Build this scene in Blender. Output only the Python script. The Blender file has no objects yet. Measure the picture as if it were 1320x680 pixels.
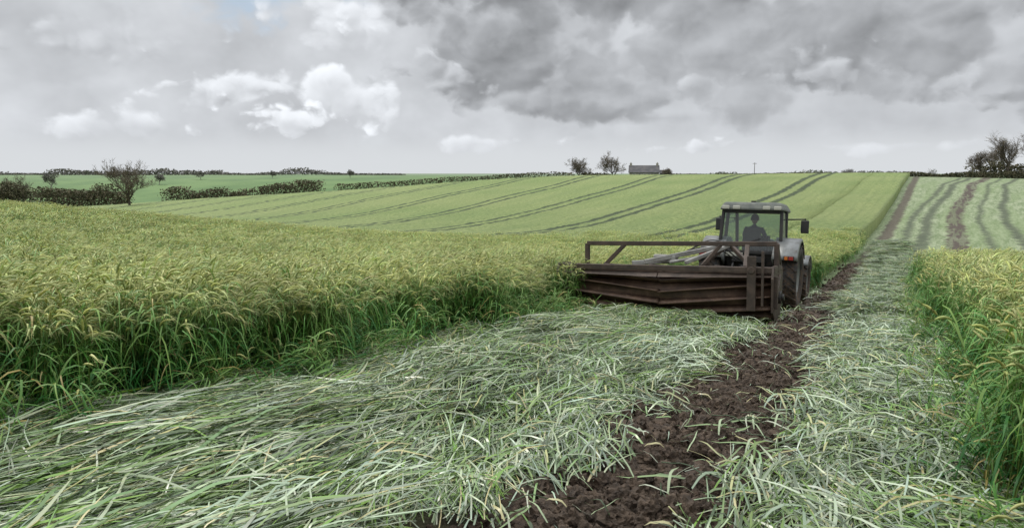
import bpy, math, random, bmesh
import numpy as np
from mathutils import Vector, Matrix, noise as mn
random.seed(7); rng=np.random.default_rng(7)
scene=bpy.context.scene
scene.view_settings.view_transform='Standard'
try: scene.view_settings.look='None'
except Exception: pass
scene.view_settings.exposure=0
# ------------------------------------------------------------------ node expression helper
class E:
    def __init__(s,nt,v): s.nt=nt; s.v=v
    def _m(s,op,*o,clamp=False):
        n=s.nt.nodes.new('ShaderNodeMath'); n.operation=op; n.use_clamp=clamp
        for i,a in enumerate((s,)+o):
            a=a.v if isinstance(a,E) else a
            if isinstance(a,(int,float)): n.inputs[i].default_value=a
            else: s.nt.links.new(a,n.inputs[i])
        return E(s.nt,n.outputs[0])
    def __add__(s,o): return s._m('ADD',o)
    __radd__=__add__
    def __sub__(s,o): return s._m('SUBTRACT',o)
    def __rsub__(s,o): return (s*-1.0)+o
    def __mul__(s,o): return s._m('MULTIPLY',o)
    __rmul__=__mul__
    def __truediv__(s,o): return s._m('DIVIDE',o)
    def abs(s): return s._m('ABSOLUTE')
    def sqrt(s): return s._m('SQRT')
    def max(s,o): return s._m('MAXIMUM',o)
    def min(s,o): return s._m('MINIMUM',o)
    def clamp(s): return s._m('ADD',0.0,clamp=True)
    def ss(s,a,b):
        n=s.nt.nodes.new('ShaderNodeMapRange'); n.interpolation_type='SMOOTHSTEP'
        s.nt.links.new(s.v,n.inputs[0]); n.inputs[1].default_value=a; n.inputs[2].default_value=b
        n.inputs[3].default_value=0; n.inputs[4].default_value=1
        return E(s.nt,n.outputs[0])
def inp(nt,socket,val):
    if isinstance(val,E): val=val.v
    if isinstance(val,(int,float)): socket.default_value=val
    elif isinstance(val,(tuple,list)): socket.default_value=tuple(val)+((1.0,) if len(val)==3 and len(socket.default_value)==4 else ())
    else: nt.links.new(val,socket)
def comb(nt,x,y,z=0.0):
    n=nt.nodes.new('ShaderNodeCombineXYZ')
    for i,a in enumerate((x,y,z)): inp(nt,n.inputs[i],a)
    return n.outputs[0]
def noise(nt,vec,scale,detail=4,rough=.5,dist=0,dim='3D'):
    n=nt.nodes.new('ShaderNodeTexNoise'); n.noise_dimensions=dim
    if vec is not None: nt.links.new(vec,n.inputs['Vector'])
    n.inputs['Scale'].default_value=scale; n.inputs['Detail'].default_value=detail
    n.inputs['Roughness'].default_value=rough; n.inputs['Distortion'].default_value=dist
    return E(nt,n.outputs[0])
def voro(nt,vec,scale,detail=2,dim='2D'):
    n=nt.nodes.new('ShaderNodeTexVoronoi'); n.voronoi_dimensions=dim; n.feature='F1'
    nt.links.new(vec,n.inputs['Vector']); n.inputs['Scale'].default_value=scale
    n.inputs['Detail'].default_value=detail; n.inputs['Roughness'].default_value=.5
    return E(nt,n.outputs['Distance'])
def mixc(nt,f,a,b,blend='MIX'):
    n=nt.nodes.new('ShaderNodeMix'); n.data_type='RGBA'; n.blend_type=blend
    inp(nt,n.inputs[0],f); inp(nt,n.inputs[6],a); inp(nt,n.inputs[7],b)
    return n.outputs[2]
def newmat(name):
    m=bpy.data.materials.new(name); m.use_nodes=True; nt=m.node_tree
    return m,nt,nt.nodes['Principled BSDF'],nt.nodes['Material Output']
def geo(nt):
    g=nt.nodes.new('ShaderNodeNewGeometry'); return g.outputs['Position']
def sep(nt,v):
    n=nt.nodes.new('ShaderNodeSeparateXYZ'); nt.links.new(v,n.inputs[0]); return [E(nt,n.outputs[i]) for i in range(3)]
def bump(nt,bs,h,strength=.5,dist=.02):
    b=nt.nodes.new('ShaderNodeBump'); b.inputs['Strength'].default_value=strength; b.inputs['Distance'].default_value=dist
    inp(nt,b.inputs['Height'],h); nt.links.new(b.outputs[0],bs.inputs['Normal'])

# ------------------------------------------------------------------ terrain
Dx,Dy=0.487,0.8734      # travel direction d
def ct2xy(c,t): return c*Dy+t*Dx, -c*Dx+t*Dy
def xy2ct(x,y): return x*Dy-y*Dx, x*Dx+y*Dy
Us=[-.9,-.6,-.3,0,.3,.57,.9]
T=[(0,  [-1.7]*7),
 (6,  [-2.2,-2.25,-2.3,-2.3,-2.3,-2.3,-2.3]),
 (12, [-2.6,-2.75,-2.85,-2.9,-2.9,-2.94,-2.98]),
 (20, [-2.65,-3.0,-3.4,-3.65,-3.67,-3.70,-3.75]),
 (40, [-2.0,-3.0,-4.2,-5.25,-5.3,-5.1,-5.05]),
 (70, [-3.9,-6.2,-7.1,-7.0,-6.0,-5.4,-5.2]),
 (110,[-9,-9,-8.3,-6.6,-5.0,-4.4,-4.1]),
 (160,[-11,-10,-7.0,-4.3,-2.8,-2.4,-2.3]),
 (212,[-13,-11.0,-6.2,-1.6,-0.4,-0.9,-1.9]),
 (300,[-22,-22,-17,-9,-6,-6,-6]),
 (420,[-22,-21,-18,-12,-8,-8,-8]),
 (700,[-3,-2.5,-2.5,-4,-6,-6,-6]),
 (1100,[-3,-3,-3,-4,-5,-5,-5]),
 (3500,[-6]*7)]
_L=np.linspace(math.log(8),math.log(3508),360); _W=np.linspace(-1.4,1.4,180)
rowsL=np.log(np.array([r[0] for r in T])+8.0); vals=np.array([r[1] for r in T],float)
tmp=np.array([np.interp(_W,Us,v) for v in vals]); G=np.array([np.interp(_L,rowsL,tmp[:,j]) for j in range(len(_W))]).T
def blur(a,s,ax):
    r=int(3*s); k=np.exp(-.5*(np.arange(-r,r+1)/s)**2); k/=k.sum()
    pad=[(0,0),(0,0)]; pad[ax]=(r,r); b=np.pad(a,pad,mode='edge'); out=np.zeros_like(a)
    for i,kk in enumerate(k): out+=kk*np.take(b,np.arange(i,i+a.shape[ax]),axis=ax)
    return out
G=blur(blur(G,5,0),8,1)
def H(x,y):
    x=np.asarray(x,float); y=np.asarray(y,float)
    yy=np.clip(y,0,3499)
    w=np.clip(x/np.sqrt(yy**2+225),-1.399,1.399); l=np.log(yy+8)
    fi=(l-_L[0])/(_L[1]-_L[0]); fj=(w-_W[0])/(_W[1]-_W[0])
    i=np.clip(fi.astype(int),0,len(_L)-2); j=np.clip(fj.astype(int),0,len(_W)-2)
    a=fi-i; b=fj-j
    z=(G[i,j]*(1-a)*(1-b)+G[i+1,j]*a*(1-b)+G[i,j+1]*(1-a)*b+G[i+1,j+1]*a*b)
    z=z+.03*np.sin(x*.9+1)*np.sin(y*.7)*np.clip(y/30,0,1)+.25*np.sin(x*.06+y*.02)*np.sin(y*.05+1)*np.clip((y-50)/60,0,1)
    return z
def Hs(x,y): return float(H(np.array([x]),np.array([y]))[0])
def crow2c(cp,t): return (cp+10)*(1+.004*np.maximum(t-40,0))-10

def mesh_obj(name,verts,faces,mat=None,smooth=False,parent=None,link=True):
    me=bpy.data.meshes.new(name); me.from_pydata([tuple(v) for v in verts] if not isinstance(verts,list) else verts,[],faces)
    if mat: me.materials.append(mat)
    if smooth: me.polygons.foreach_set('use_smooth',[True]*len(me.polygons))
    me.update(); o=bpy.data.objects.new(name,me)
    if link: scene.collection.objects.link(o)
    if parent: o.parent=parent
    return o
def grid_obj(name,P,mat,smooth=True):
    n,m=P.shape[:2]; idx=np.arange(n*m).reshape(n,m)
    f=np.stack([idx[:-1,:-1],idx[:-1,1:],idx[1:,1:],idx[1:,:-1]],-1).reshape(-1,4)
    v=P.reshape(-1,3)
    me=bpy.data.meshes.new(name); me.vertices.add(len(v)); me.vertices.foreach_set('co',v.ravel())
    me.loops.add(f.size); me.loops.foreach_set('vertex_index',f.ravel().astype(np.int32))
    me.polygons.add(len(f)); me.polygons.foreach_set('loop_start',np.arange(0,f.size,4,dtype=np.int32))
    me.update(calc_edges=True); me.validate()
    me.materials.append(mat)
    if smooth: me.polygons.foreach_set('use_smooth',[True]*len(me.polygons))
    o=bpy.data.objects.new(name,me); scene.collection.objects.link(o); return o

# ------------------------------------------------------------------ materials
def rowcoords(nt):
    p=geo(nt); X,Y,Z=sep(nt,p)
    c=X*Dy-Y*Dx; t=X*Dx+Y*Dy
    f=(t-40.0).max(0.0)*.004+1.0
    cp=(c+10.0)/f-10.0
    return p,X,Y,c,t,cp
gm,nt,bs,out=newmat('ground_mat')
p,X,Y,c,t,cp=rowcoords(nt)
n1=noise(nt,p,3,6,.6); n2=noise(nt,p,.6,3,.5); n3=noise(nt,p,.03,2,.5)
tq=(t-40.0).max(0.0); cr=cp-tq*tq*.00015+(n3-.5)*1.6*(tq*.02).min(1.0)
soil=mixc(nt,n1.ss(.35,.65),(.035,.026,.016),(.085,.085,.04))
st=noise(nt,comb(nt,cr*1.6,t*.12),1.2,5,.65,0,'2D')
st2=noise(nt,comb(nt,cr*5.0,t*.9),1.0,5,.75,0,'2D'); st3=noise(nt,comb(nt,cr*.5,t*.02),1.0,3,.6,0,'2D')
pale=mixc(nt,(st*.45+st2*.55).ss(.36,.64),(.095,.14,.05),(.265,.305,.185))
pale=mixc(nt,st3.ss(.45,.6)*.4,pale,(.13,.19,.065))
def band(cc,center,w,soft,wob=.5): 
    d=((cc-center)+(n2-.5)*wob).abs(); return 1.0-d.ss(w-soft,w+soft)
brk=noise(nt,comb(nt,cp*1.0,t*.06),2.0,3,.6,0,'2D').ss(.35,.55)
tr=band(cr,3.1,.62,.2,1.0)*brk.max(.6)
tr2=band(cp,-1.35,.45,.2,.9)*.9
thin=None
for cc,w_ in ((-.2,.28),(1.0,.4),(5.0,.2),(6.9,.34),(9.8,.42),(11.8,.35),(15.6,.48),(17.6,.42),(24,.5),(26,.5),(32,.5),(34,.5)):
    b_=band(cr,cc,w_,.28,1.0); thin=b_ if thin is None else thin.max(b_)
pale=mixc(nt,thin*(n2.ss(.2,.6)*.3+.65),pale,(.045,.058,.028))
pale=mixc(nt,tr.max(tr2).clamp(),pale,(.052,.036,.024))
zf=((cp+2.5+(n1-.5)*1.0).ss(-.1,.1))*(t.ss(15,22))
col=mixc(nt,zf,soil,pale)
far=Y.ss(212.5,213.5)
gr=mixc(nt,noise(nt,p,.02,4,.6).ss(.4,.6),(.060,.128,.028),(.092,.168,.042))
gr=mixc(nt,Y.ss(480,1100)*.7,gr,(.17,.21,.15))  # distance haze painted into the far field colour
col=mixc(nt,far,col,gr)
nt.links.new(col,bs.inputs['Base Color']); bs.inputs['Roughness'].default_value=.85
bump(nt,bs,n1+st2*.8,.7,.08)
N=430; s=np.linspace(-7,7,N); gx=3*np.sinh(s); sy=np.linspace(-3.2,7.6,N); gy=3*np.sinh(sy)
XX,YY=np.meshgrid(gx,gy); P=np.stack([XX,YY,H(XX,YY)],-1)
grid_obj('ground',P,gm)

cm,nt,bs,out=newmat('crop_canopy_mat')
p,X,Y,c,t,cp=rowcoords(nt)
nA=noise(nt,comb(nt,X*1.0,Y*.55),2.2,8,.8,0,'2D'); nB=noise(nt,comb(nt,cp*.35,t*.03),1.0,4,.6,0,'2D'); nC=noise(nt,p,.03,3,.5)
n2=noise(nt,p,.25,3,.5)
base=mixc(nt,nA.ss(.34,.66),(.090,.145,.034),(.27,.325,.11))
base=mixc(nt,nB.ss(.35,.65)*.5,base,(.12,.185,.048))
base=mixc(nt,nC.ss(.35,.65)*.4,base,(.255,.285,.11))
rows=noise(nt,comb(nt,cp*2.2,t*.02),1.0,2,.5,0,'2D')
base=mixc(nt,rows.ss(.5,.75)*.3,base,(.09,.14,.04))
lines=None
for k in range(12):
    cc=-13.5-12.2*k
    for off in (0,1.9):
        b=band(cp,cc-off,.34 if k>1 else .42,.16,.8)
        lines=b if lines is None else lines.max(b)
base=mixc(nt,lines*t.ss(38,50)*(n2.ss(.25,.5)*.25+.72),base,(.030,.050,.016))
nt.links.new(mixc(nt,Y.ss(15,40),(.065,.11,.026),base),bs.inputs['Base Color']); bs.inputs['Roughness'].default_value=.9  # near sheet darkened: shade in the gaps between plants put into its colour
bump(nt,bs,nA,.9,.3)
def canopy_h(x,y):
    return .74+.36*np.clip((y-30)/25,0,1)
def solve_t(cp,Y):
    tt=Y/Dy+0*cp
    for _ in range(12): tt=(Y+Dx*crow2c(cp,tt))/Dy
    return tt
cps=-7.3-np.concatenate([[0],0.5*(np.exp(np.linspace(0,6.6,230))-1)+.02])
Ys=np.concatenate([np.linspace(-6,30,120),30*np.exp(np.linspace(.01,math.log(212/30.),260))])
CP,YG=np.meshgrid(cps,Ys); TT=solve_t(CP,YG); CC=crow2c(CP,TT); x,y=ct2xy(CC,TT)
zz=H(x,y)+canopy_h(x,y)+rng.normal(0,.035,x.shape); zz[:,0]=H(x[:,0],y[:,0])-.02; zz[-1,:]-=1.2
grid_obj('standing_crop_field',np.stack([x,y,zz],-1),cm)
cps=np.concatenate([[-2.4,-2.42],np.linspace(-2.9,-7.35,10)])
Ts=np.concatenate([np.linspace(24,40,30),np.linspace(40.5,255,200)])
CP,TT=np.meshgrid(cps,Ts); CC=crow2c(CP,TT); x,y=ct2xy(CC,TT)
zz=H(x,y)+canopy_h(x,y)+rng.normal(0,.035,x.shape); zz[:,0]=H(x[:,0],y[:,0])-.05; zz[0,:]=H(x[0],y[0]); zz[y>211]=(H(x,y)-.3)[y>211]
grid_obj('standing_crop_strip',np.stack([x,y,zz],-1),cm)
TE=28.0
cs=np.concatenate([[1.5,1.52],np.linspace(2,50,60)]); Ts=np.linspace(-2,TE,70)
CP,TT=np.meshgrid(cs,Ts); x,y=ct2xy(CP,TT); zz=H(x,y)+.72+rng.normal(0,.03,x.shape); zz[:,0]=H(x[:,0],y[:,0]); zz[-1]=H(x[-1],y[-1])
grid_obj('standing_crop_block',np.stack([x,y,zz],-1),cm)

def plantmat(name,rough,trans,spec=.4,rv=.3):
    m,nt,bs,out=newmat(name)
    a=nt.nodes.new('ShaderNodeAttribute'); a.attribute_name='Col'
    oi=nt.nodes.new('ShaderNodeObjectInfo'); r=E(nt,oi.outputs['Random'])
    p=geo(nt); pn=noise(nt,p,.35 if rv else .9,1,.5)
    hs=nt.nodes.new('ShaderNodeHueSaturation'); nt.links.new(a.outputs['Color'],hs.inputs['Color'])
    if rv: inp(nt,hs.inputs['Value'],r*rv+pn*.5+.60); inp(nt,hs.inputs['Saturation'],1.14-r*.12)
    else: inp(nt,hs.inputs['Value'],pn*.8+.57); inp(nt,hs.inputs['Saturation'],1.06)
    nt.links.new(hs.outputs[0],bs.inputs['Base Color']); bs.inputs['Roughness'].default_value=rough
    bs.inputs['Specular IOR Level'].default_value=spec
    if trans:
        tl=nt.nodes.new('ShaderNodeBsdfTranslucent'); nt.links.new(hs.outputs[0],tl.inputs[0])
        mx=nt.nodes.new('ShaderNodeMixShader'); mx.inputs[0].default_value=trans
        nt.links.new(bs.outputs[0],mx.inputs[1]); nt.links.new(tl.outputs[0],mx.inputs[2]); nt.links.new(mx.outputs[0],out.inputs[0])
    return m
pm=plantmat('cereal_plant_mat',.5,.2); mm=plantmat('flattened_straw_mat',.33,0,.65,0)

class CB:
    def __init__(s): s.v=[]; s.f=[]; s.c=[]
    def ribbon(s,pts,ws,side,c0,c1,fold=0):
        b=len(s.v); n=len(pts)
        for i,(p,w) in enumerate(zip(pts,ws)):
            k=i/(n-1); col=[c0[j]*(1-k)+c1[j]*k for j in range(3)]
            sd=side*(w*.5); s.v.append(tuple(p-sd)); s.v.append(tuple(p+sd)); s.c+=[col,col]
        for i in range(n-1):
            a=b+2*i; s.f.append((a,a+1,a+3,a+2))
    def tube(s,pts,rs,nn,c0,c1):
        b=len(s.v); n=len(pts)
        for i,(p,r) in enumerate(zip(pts,rs)):
            k=i/(n-1); col=[c0[j]*(1-k)+c1[j]*k for j in range(3)]
            d=(pts[min(i+1,n-1)]-pts[max(i-1,0)]).normalized(); a=d.orthogonal().normalized(); q=d.cross(a)
            for m in range(nn):
                an=6.2832*m/nn; s.v.append(tuple(p+(a*math.cos(an)+q*math.sin(an))*r)); s.c.append(col)
        for i in range(n-1):
            for m in range(nn):
                a=b+i*nn+m; e=b+i*nn+(m+1)%nn; s.f.append((a,e,e+nn,a+nn))
    def obj(s,name,mat,link=False,smooth=True):
        o=mesh_obj(name,s.v,s.f,mat,smooth,link=link)
        ca=o.data.color_attributes.new('Col','FLOAT_COLOR','POINT')
        arr=np.ones((len(s.v),4),np.float32); arr[:,:3]=np.array(s.c); ca.data.foreach_set('color',arr.ravel())
        return o
R=random.uniform
def jit(c,a=.2):
    k=R(1-a,1+a); return (c[0]*k*R(.9,1.1),c[1]*k,c[2]*k*R(.85,1.15))
def stand_clump(i,foot,nst,hmin,hmax,lod=0,ears=.92,tops=0):
    cb=CB()
    for _ in range(nst):
        x=R(-foot,foot); y=R(-foot,foot); h=R(hmin,hmax); ld=R(-.9,.9)
        lean=Vector((math.cos(ld),math.sin(ld),0)); L=R(.03,.34)
        cur=lambda s: Vector((x,y,0))+Vector((0,0,h*(s-.06*s*s)))+lean*(L*h*s*s)
        k0=0.5 if (lod or tops) else 0
        n=3 if (lod or tops) else 5
        pts=[cur(k0+(1-k0)*q/(n-1)) for q in range(n)]
        sw=.0035 if not lod else .006
        cb.tube(pts,[sw*(1-.4*q/(n-1)) for q in range(n)],3,jit((.12,.17,.045)),jit((.20,.28,.09)))
        for l in range(3 if (lod or tops) else 5):
            s0=R(.08,.9) if not (lod or tops) else R(.55,.95); a=R(0,6.283); d=Vector((math.cos(a),math.sin(a),0)); d=(d+lean*.5).normalized()
            LL=R(.28,.55); up=R(.5,1.3); dr=R(.6,1.7); p0=cur(s0)
            m=5; pp=[p0+d*(LL*q*(.8-.1*q))+Vector((0,0,LL*(up*q-dr*q*q))) for q in [j/(m-1) for j in range(m)]]
            w=R(.010,.019)*(1.5 if lod else 1); ws=[w*.6,w,w,w*.7,w*.05]
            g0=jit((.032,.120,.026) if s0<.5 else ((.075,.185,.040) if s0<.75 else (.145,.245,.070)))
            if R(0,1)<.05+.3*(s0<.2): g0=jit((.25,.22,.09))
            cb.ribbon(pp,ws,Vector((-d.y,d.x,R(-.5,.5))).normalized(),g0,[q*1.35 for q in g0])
        if R(0,1)<ears:
            p=cur(1.0); dirv=(cur(1.0)-cur(.9)).normalized(); ear=[p]; EL=R(.10,.18); droop=R(.2,1.5)
            m=4
            for q in range(m):
                dirv=(dirv+lean*.28*droop+Vector((0,0,-.32*droop))).normalized(); p=p+dirv*EL/m; ear.append(p)
            r=.0105*(1.4 if lod else 1); ec=jit((.43,.465,.19),.30)
            cb.tube(ear,[r*.5,r*1.05,r*1.1,r*.85,r*.3],4,ec,[q*1.15 for q in ec])
            for q in range(8 if not lod else 4):
                k=random.randrange(1,5); b=ear[k]; off=Vector((R(-1,1),R(-1,1),R(-1,1)))*.38
                dd=(dirv+off).normalized(); AL=R(.07,.13); sd=dd.orthogonal().normalized()
                cb.ribbon([b,b+dd*AL],[.0032*(1.8 if lod else 1),.0006],sd,ec,jit((.54,.55,.27)))
    return cb.obj('cereal_clump_%d'%i,pm)
def coll(name,obs):
    c=bpy.data.collections.new(name)
    for o in obs: c.objects.link(o)
    return c
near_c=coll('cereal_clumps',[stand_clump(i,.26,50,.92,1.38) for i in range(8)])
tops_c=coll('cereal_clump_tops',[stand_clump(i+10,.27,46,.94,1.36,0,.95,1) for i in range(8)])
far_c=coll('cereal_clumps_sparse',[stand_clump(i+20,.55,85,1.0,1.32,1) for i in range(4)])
lodge_c=coll('lodged_clumps',[stand_clump(i+30,.2,11,.6,1.0,0,.25) for i in range(4)])
def mat_clump(i,nb,spread=.42,L0=.35,L1=.95,foot=.4,w0=.007,w1=.020):
    cb=CB()
    for _ in range(nb):
        x=R(-foot,foot); y=R(-foot,foot); a=random.gauss(0,spread)
        if R(0,1)<.1: a+=R(-1.5,1.5)
        d=Vector((math.sin(a),math.cos(a),0)); L=R(L0,L1); z0=R(.0,.09); zh=R(.0,.07); bend=R(-.2,.2)
        sdv=Vector((d.y,-d.x,0)); m=6; zt=R(-.05,.09)
        pp=[]
        for j in range(m):
            q=j/(m-1); pp.append(Vector((x,y,z0))+d*(L*(q-.5))+sdv*(bend*L*q*q)+Vector((0,0,zh*math.sin(q*3.1)+zt*q+.008*math.sin(q*9+x*30))))
        r=R(0,1)
        if r<.42: c0=jit((.29,.345,.235),.35)
        elif r<.67: c0=jit((.145,.22,.082),.35)
        elif r<.80: c0=jit((.14,.25,.045),.3)
        elif r<.88: c0=jit((.37,.35,.18),.3)
        else: c0=jit((.035,.062,.018),.35)  # dark blades: shadow of the gaps in the mat put into the colour
        if R(0,1)<.2:
            cb.tube(pp,[.005]*m,3,c0,c0)
        else:
            w=R(w0,w1); cb.ribbon(pp,[w*.7,w,w,w*.9,w*.6,w*.05],(sdv+Vector((0,0,R(-.8,.8)))).normalized(),c0,[q*1.1 for q in c0])
    return cb.obj('flattened_clump_%d'%i,mm)
mat_c=coll('flattened_clumps',[mat_clump(i,270,.32,.45,1.2,.62,.008,.022) for i in range(7)])
mat_s=coll('flattened_clumps_small',[mat_clump(60+i,58,.45,.22,.65,.26,.008,.019) for i in range(7)])

def scatter(name,pts,rots,scl,idx,col,realize=False):
    me=bpy.data.meshes.new(name); me.vertices.add(len(pts)); me.vertices.foreach_set('co',np.asarray(pts,np.float32).ravel())
    a=me.attributes.new('rot','FLOAT_VECTOR','POINT'); a.data.foreach_set('vector',np.asarray(rots,np.float32).ravel())
    a=me.attributes.new('scl','FLOAT','POINT'); a.data.foreach_set('value',np.asarray(scl,np.float32))
    a=me.attributes.new('idx','INT','POINT'); a.data.foreach_set('value',np.asarray(idx,np.int32))
    me.update(); o=bpy.data.objects.new(name,me); scene.collection.objects.link(o)
    ng=bpy.data.node_groups.new(name+'_gn','GeometryNodeTree')
    ng.interface.new_socket('Geometry',in_out='INPUT',socket_type='NodeSocketGeometry'); ng.interface.new_socket('Geometry',in_out='OUTPUT',socket_type='NodeSocketGeometry')
    gi=ng.nodes.new('NodeGroupInput'); go=ng.nodes.new('NodeGroupOutput'); ip=ng.nodes.new('GeometryNodeInstanceOnPoints'); ci=ng.nodes.new('GeometryNodeCollectionInfo')
    ci.inputs['Collection'].default_value=col; ci.inputs['Separate Children'].default_value=True; ci.inputs['Reset Children'].default_value=True
    def na(n,t):
        q=ng.nodes.new('GeometryNodeInputNamedAttribute'); q.data_type=t; q.inputs[0].default_value=n; return q.outputs[0]
    ln=ng.links.new; ln(gi.outputs[0],ip.inputs['Points']); ln(ci.outputs[0],ip.inputs['Instance']); ip.inputs['Pick Instance'].default_value=True
    ln(na('idx','INT'),ip.inputs['Instance Index']); ln(na('rot','FLOAT_VECTOR'),ip.inputs['Rotation']); ln(na('scl','FLOAT'),ip.inputs['Scale'])
    if realize:
        rz=ng.nodes.new('GeometryNodeRealizeInstances'); ln(ip.outputs[0],rz.inputs[0]); ln(rz.outputs[0],go.inputs[0])
    else: ln(ip.outputs[0],go.inputs[0])
    md=o.modifiers.new('scatter','NODES'); md.node_group=ng
    return o
def jgrid(c0,c1,t0,t1,sp):
    a,b=np.meshgrid(np.arange(c0,c1,sp),np.arange(t0,t1,sp)); a=a.ravel()+rng.uniform(-.5,.5,a.size)*sp; b=b.ravel()+rng.uniform(-.5,.5,b.size)*sp
    return a,b
def vis(x,y,ext=.92,pad=2.5): return (y>-1)&(np.abs(x)<ext*np.maximum(y,0)+pad)
def standing(c,t,x,y):
    f=1+.004*np.maximum(t-40,0); cp=(c+10)/f-10
    wob=.18*np.sin(t*1.3)+.12*np.sin(t*3.1+1)
    L=((cp<-6.6+wob)|((cp<-2.3)&(t>23.2+.3*np.sin(c*3))))&(y<210)
    Rr=(c>.95+.12*np.sin(t*2.1))&(t<TE)&(t>-3)
    q=np.mod(-13.5-cp,12.2)
    tram=(t>38)&(cp<-13)&((q<.4)|(q>11.8)|(np.abs(q-1.9)<.4))
    return (L|Rr)&~tram
Pn=[];Pt=[];Pf=[]
for (r0,r1,sp,which) in ((0,16,.32,0),(16,28,.44,0),(28,60,.88,1)):
    c,t=jgrid(-70,60,-15,75,sp); x,y=ct2xy(c,t); d=np.hypot(x,y)
    if which: d=d+rng.uniform(-1,14,d.size)*(d>42)
    m=(d>=r0)&(d<r1)&vis(x,y)&standing(c,t,x,y)
    inner=((c<-7.9)|((c>2.1)&(t<TE-.8)&(t>1)))
    if which: Pf.append(np.stack([x[m],y[m]],1))
    else:
        Pn.append(np.stack([x[m&~inner],y[m&~inner]],1)); Pt.append(np.stack([x[m&inner],y[m&inner]],1))
def do_stand(name,P,col,n,s0,s1,sink=0,real=False):
    P=np.concatenate(P); x,y=P[:,0],P[:,1]; k=len(x); z=H(x,y)-sink
    rot=np.stack([rng.normal(0,.06,k),rng.normal(0,.06,k)+.05,rng.normal(-.2,.9,k)],1)
    scatter(name,np.stack([x,y,z],1),rot,rng.uniform(s0,s1,k),rng.integers(0,n,k),col,real); print(name,k)
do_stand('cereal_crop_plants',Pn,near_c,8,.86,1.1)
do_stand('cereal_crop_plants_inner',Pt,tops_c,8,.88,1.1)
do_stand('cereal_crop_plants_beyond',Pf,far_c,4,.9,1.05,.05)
K=200; t=rng.uniform(0,24,K); c=-6.5+rng.normal(0,.2,K)+.18*np.sin(t*1.3); x,y=ct2xy(c,t); k=K
rot=np.stack([rng.normal(0,.3,k),rng.uniform(.2,1.25,k),rng.normal(-.4,.7,k)],1)
scatter('lodged_crop_plants',np.stack([x,y,H(x,y)-.02],1),rot,rng.uniform(.7,1.05,k),rng.integers(0,4,k),lodge_c)
K=60; t=rng.uniform(0,28,K); c=.95+rng.normal(0,.12,K); x,y=ct2xy(c,t)
rot=np.stack([rng.normal(0,.3,K),rng.uniform(.2,.9,K),rng.normal(2.6,.6,K)],1)
scatter('lodged_crop_plants',np.stack([x,y,H(x,y)-.02],1),rot,rng.uniform(.6,.9,K),rng.integers(0,4,K),lodge_c)
# flattened mats
def mats(name,c0,c1,t0,t1,sp,js,sc0,sc1,lift=0,cond=None,col=mat_c):
    c,t=jgrid(c0,c1,t0,t1,sp); x,y=ct2xy(c,t)
    m=vis(x,y,1.0,2.0)
    if cond is not None: m&=cond(c,t)
    x,y,t=x[m],y[m],t[m]; k=len(x); hump=.06*np.sin(c[m]*2.3+np.sin(t*.8)*1.5)+.05*np.sin(t*1.9+c[m]*1.3)
    yaw=-math.radians(29.1)+rng.normal(0,js,k)+.3*np.sin(t*.9+c[m]*1.1)
    rot=np.stack([np.full(k,-.09)+rng.normal(0,.06,k),rng.normal(0,.07,k),yaw],1)
    scatter(name,np.stack([x,y,H(x,y)+.03+np.maximum(hump,-.02)+lift],1),rot,rng.uniform(sc0,sc1,k),rng.integers(0,7,k),col,True); print(name,k)
wl=lambda t: .16*np.sin(t*1.7)+.11*np.sin(t*4.3)
mats('flattened_crop',-6.6,-2.8,1.0,15.4,.48,.22,.85,1.12)
mats('flattened_crop_edge',-3.1,-1.8,1.0,15.4,.24,.4,.8,1.1,0,lambda c,t:(c<-2.2+wl(t))|((c<-2.0+wl(t))&(rng.uniform(0,1,c.size)<.3)),mat_s)
mats('flattened_crop_row',-.9,1.0,1.0,17,.24,.6,.8,1.15,.01,lambda c,t:c>-.60+.13*np.sin(t*2.1+2)+.09*np.sin(t*5.),mat_s)
mats('flattened_crop_row_beyond',-.35,.8,17,60,.42,.4,.85,1.1)
# ------------------------------------------------------------------ soil track
sm,nt,bs,out=newmat('wet_soil_mat')
p=geo(nt); a=noise(nt,p,14,5,.65); b=noise(nt,p,2.2,3,.5)
col=mixc(nt,a.ss(.3,.7),(.034,.023,.015),(.130,.090,.060)); col=mixc(nt,b.ss(.45,.7)*.5,col,(.060,.042,.029))
nt.links.new(col,bs.inputs['Base Color']); inp(nt,bs.inputs['Roughness'],.5+b*.4); bs.inputs['Specular IOR Level'].default_value=.4
bump(nt,bs,noise(nt,p,60,5,.75)+a*1.5,1.0,.025)
def soil_strip(name,c0,c1,t0,t1,res):
    cs=np.arange(c0,c1,res); ts=np.arange(t0,t1,res); CC,TT=np.meshgrid(cs,ts); x,y=ct2xy(CC,TT); z=H(x,y)
    dz=np.zeros(x.shape); mid=(c0+c1)/2; hw=(c1-c0)/2
    for i in range(x.shape[0]):
        for j in range(x.shape[1]):
            v=Vector((x[i,j],y[i,j],0))
            f=mn.fractal(v*4,.8,2.0,5); vv=mn.voronoi(v*8+Vector((f,f,0))*.5)[0]; g=mn.voronoi(v*20+Vector((3,1,0)))[0]
            am=.5+mn.noise(v*1.7+Vector((9,0,0)))
            dz[i,j]=.055*f+.13*max(0,.42-vv[0])*max(am,.2)*2+.05*max(0,.4-g[0])
    ed=np.clip((hw-np.abs(CC-mid))/.15,0,1)
    z=z+.035+dz*1.0-.10*(1-ed)
    return grid_obj(name,np.stack([x,y,z],-1),sm,True)
soil_strip('bare_soil_track',-2.3,-.45,2.2,11,.02)
soil_strip('bare_soil_track_beyond',-2.1,-.55,10.95,42,.07)
cl=[]
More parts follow.
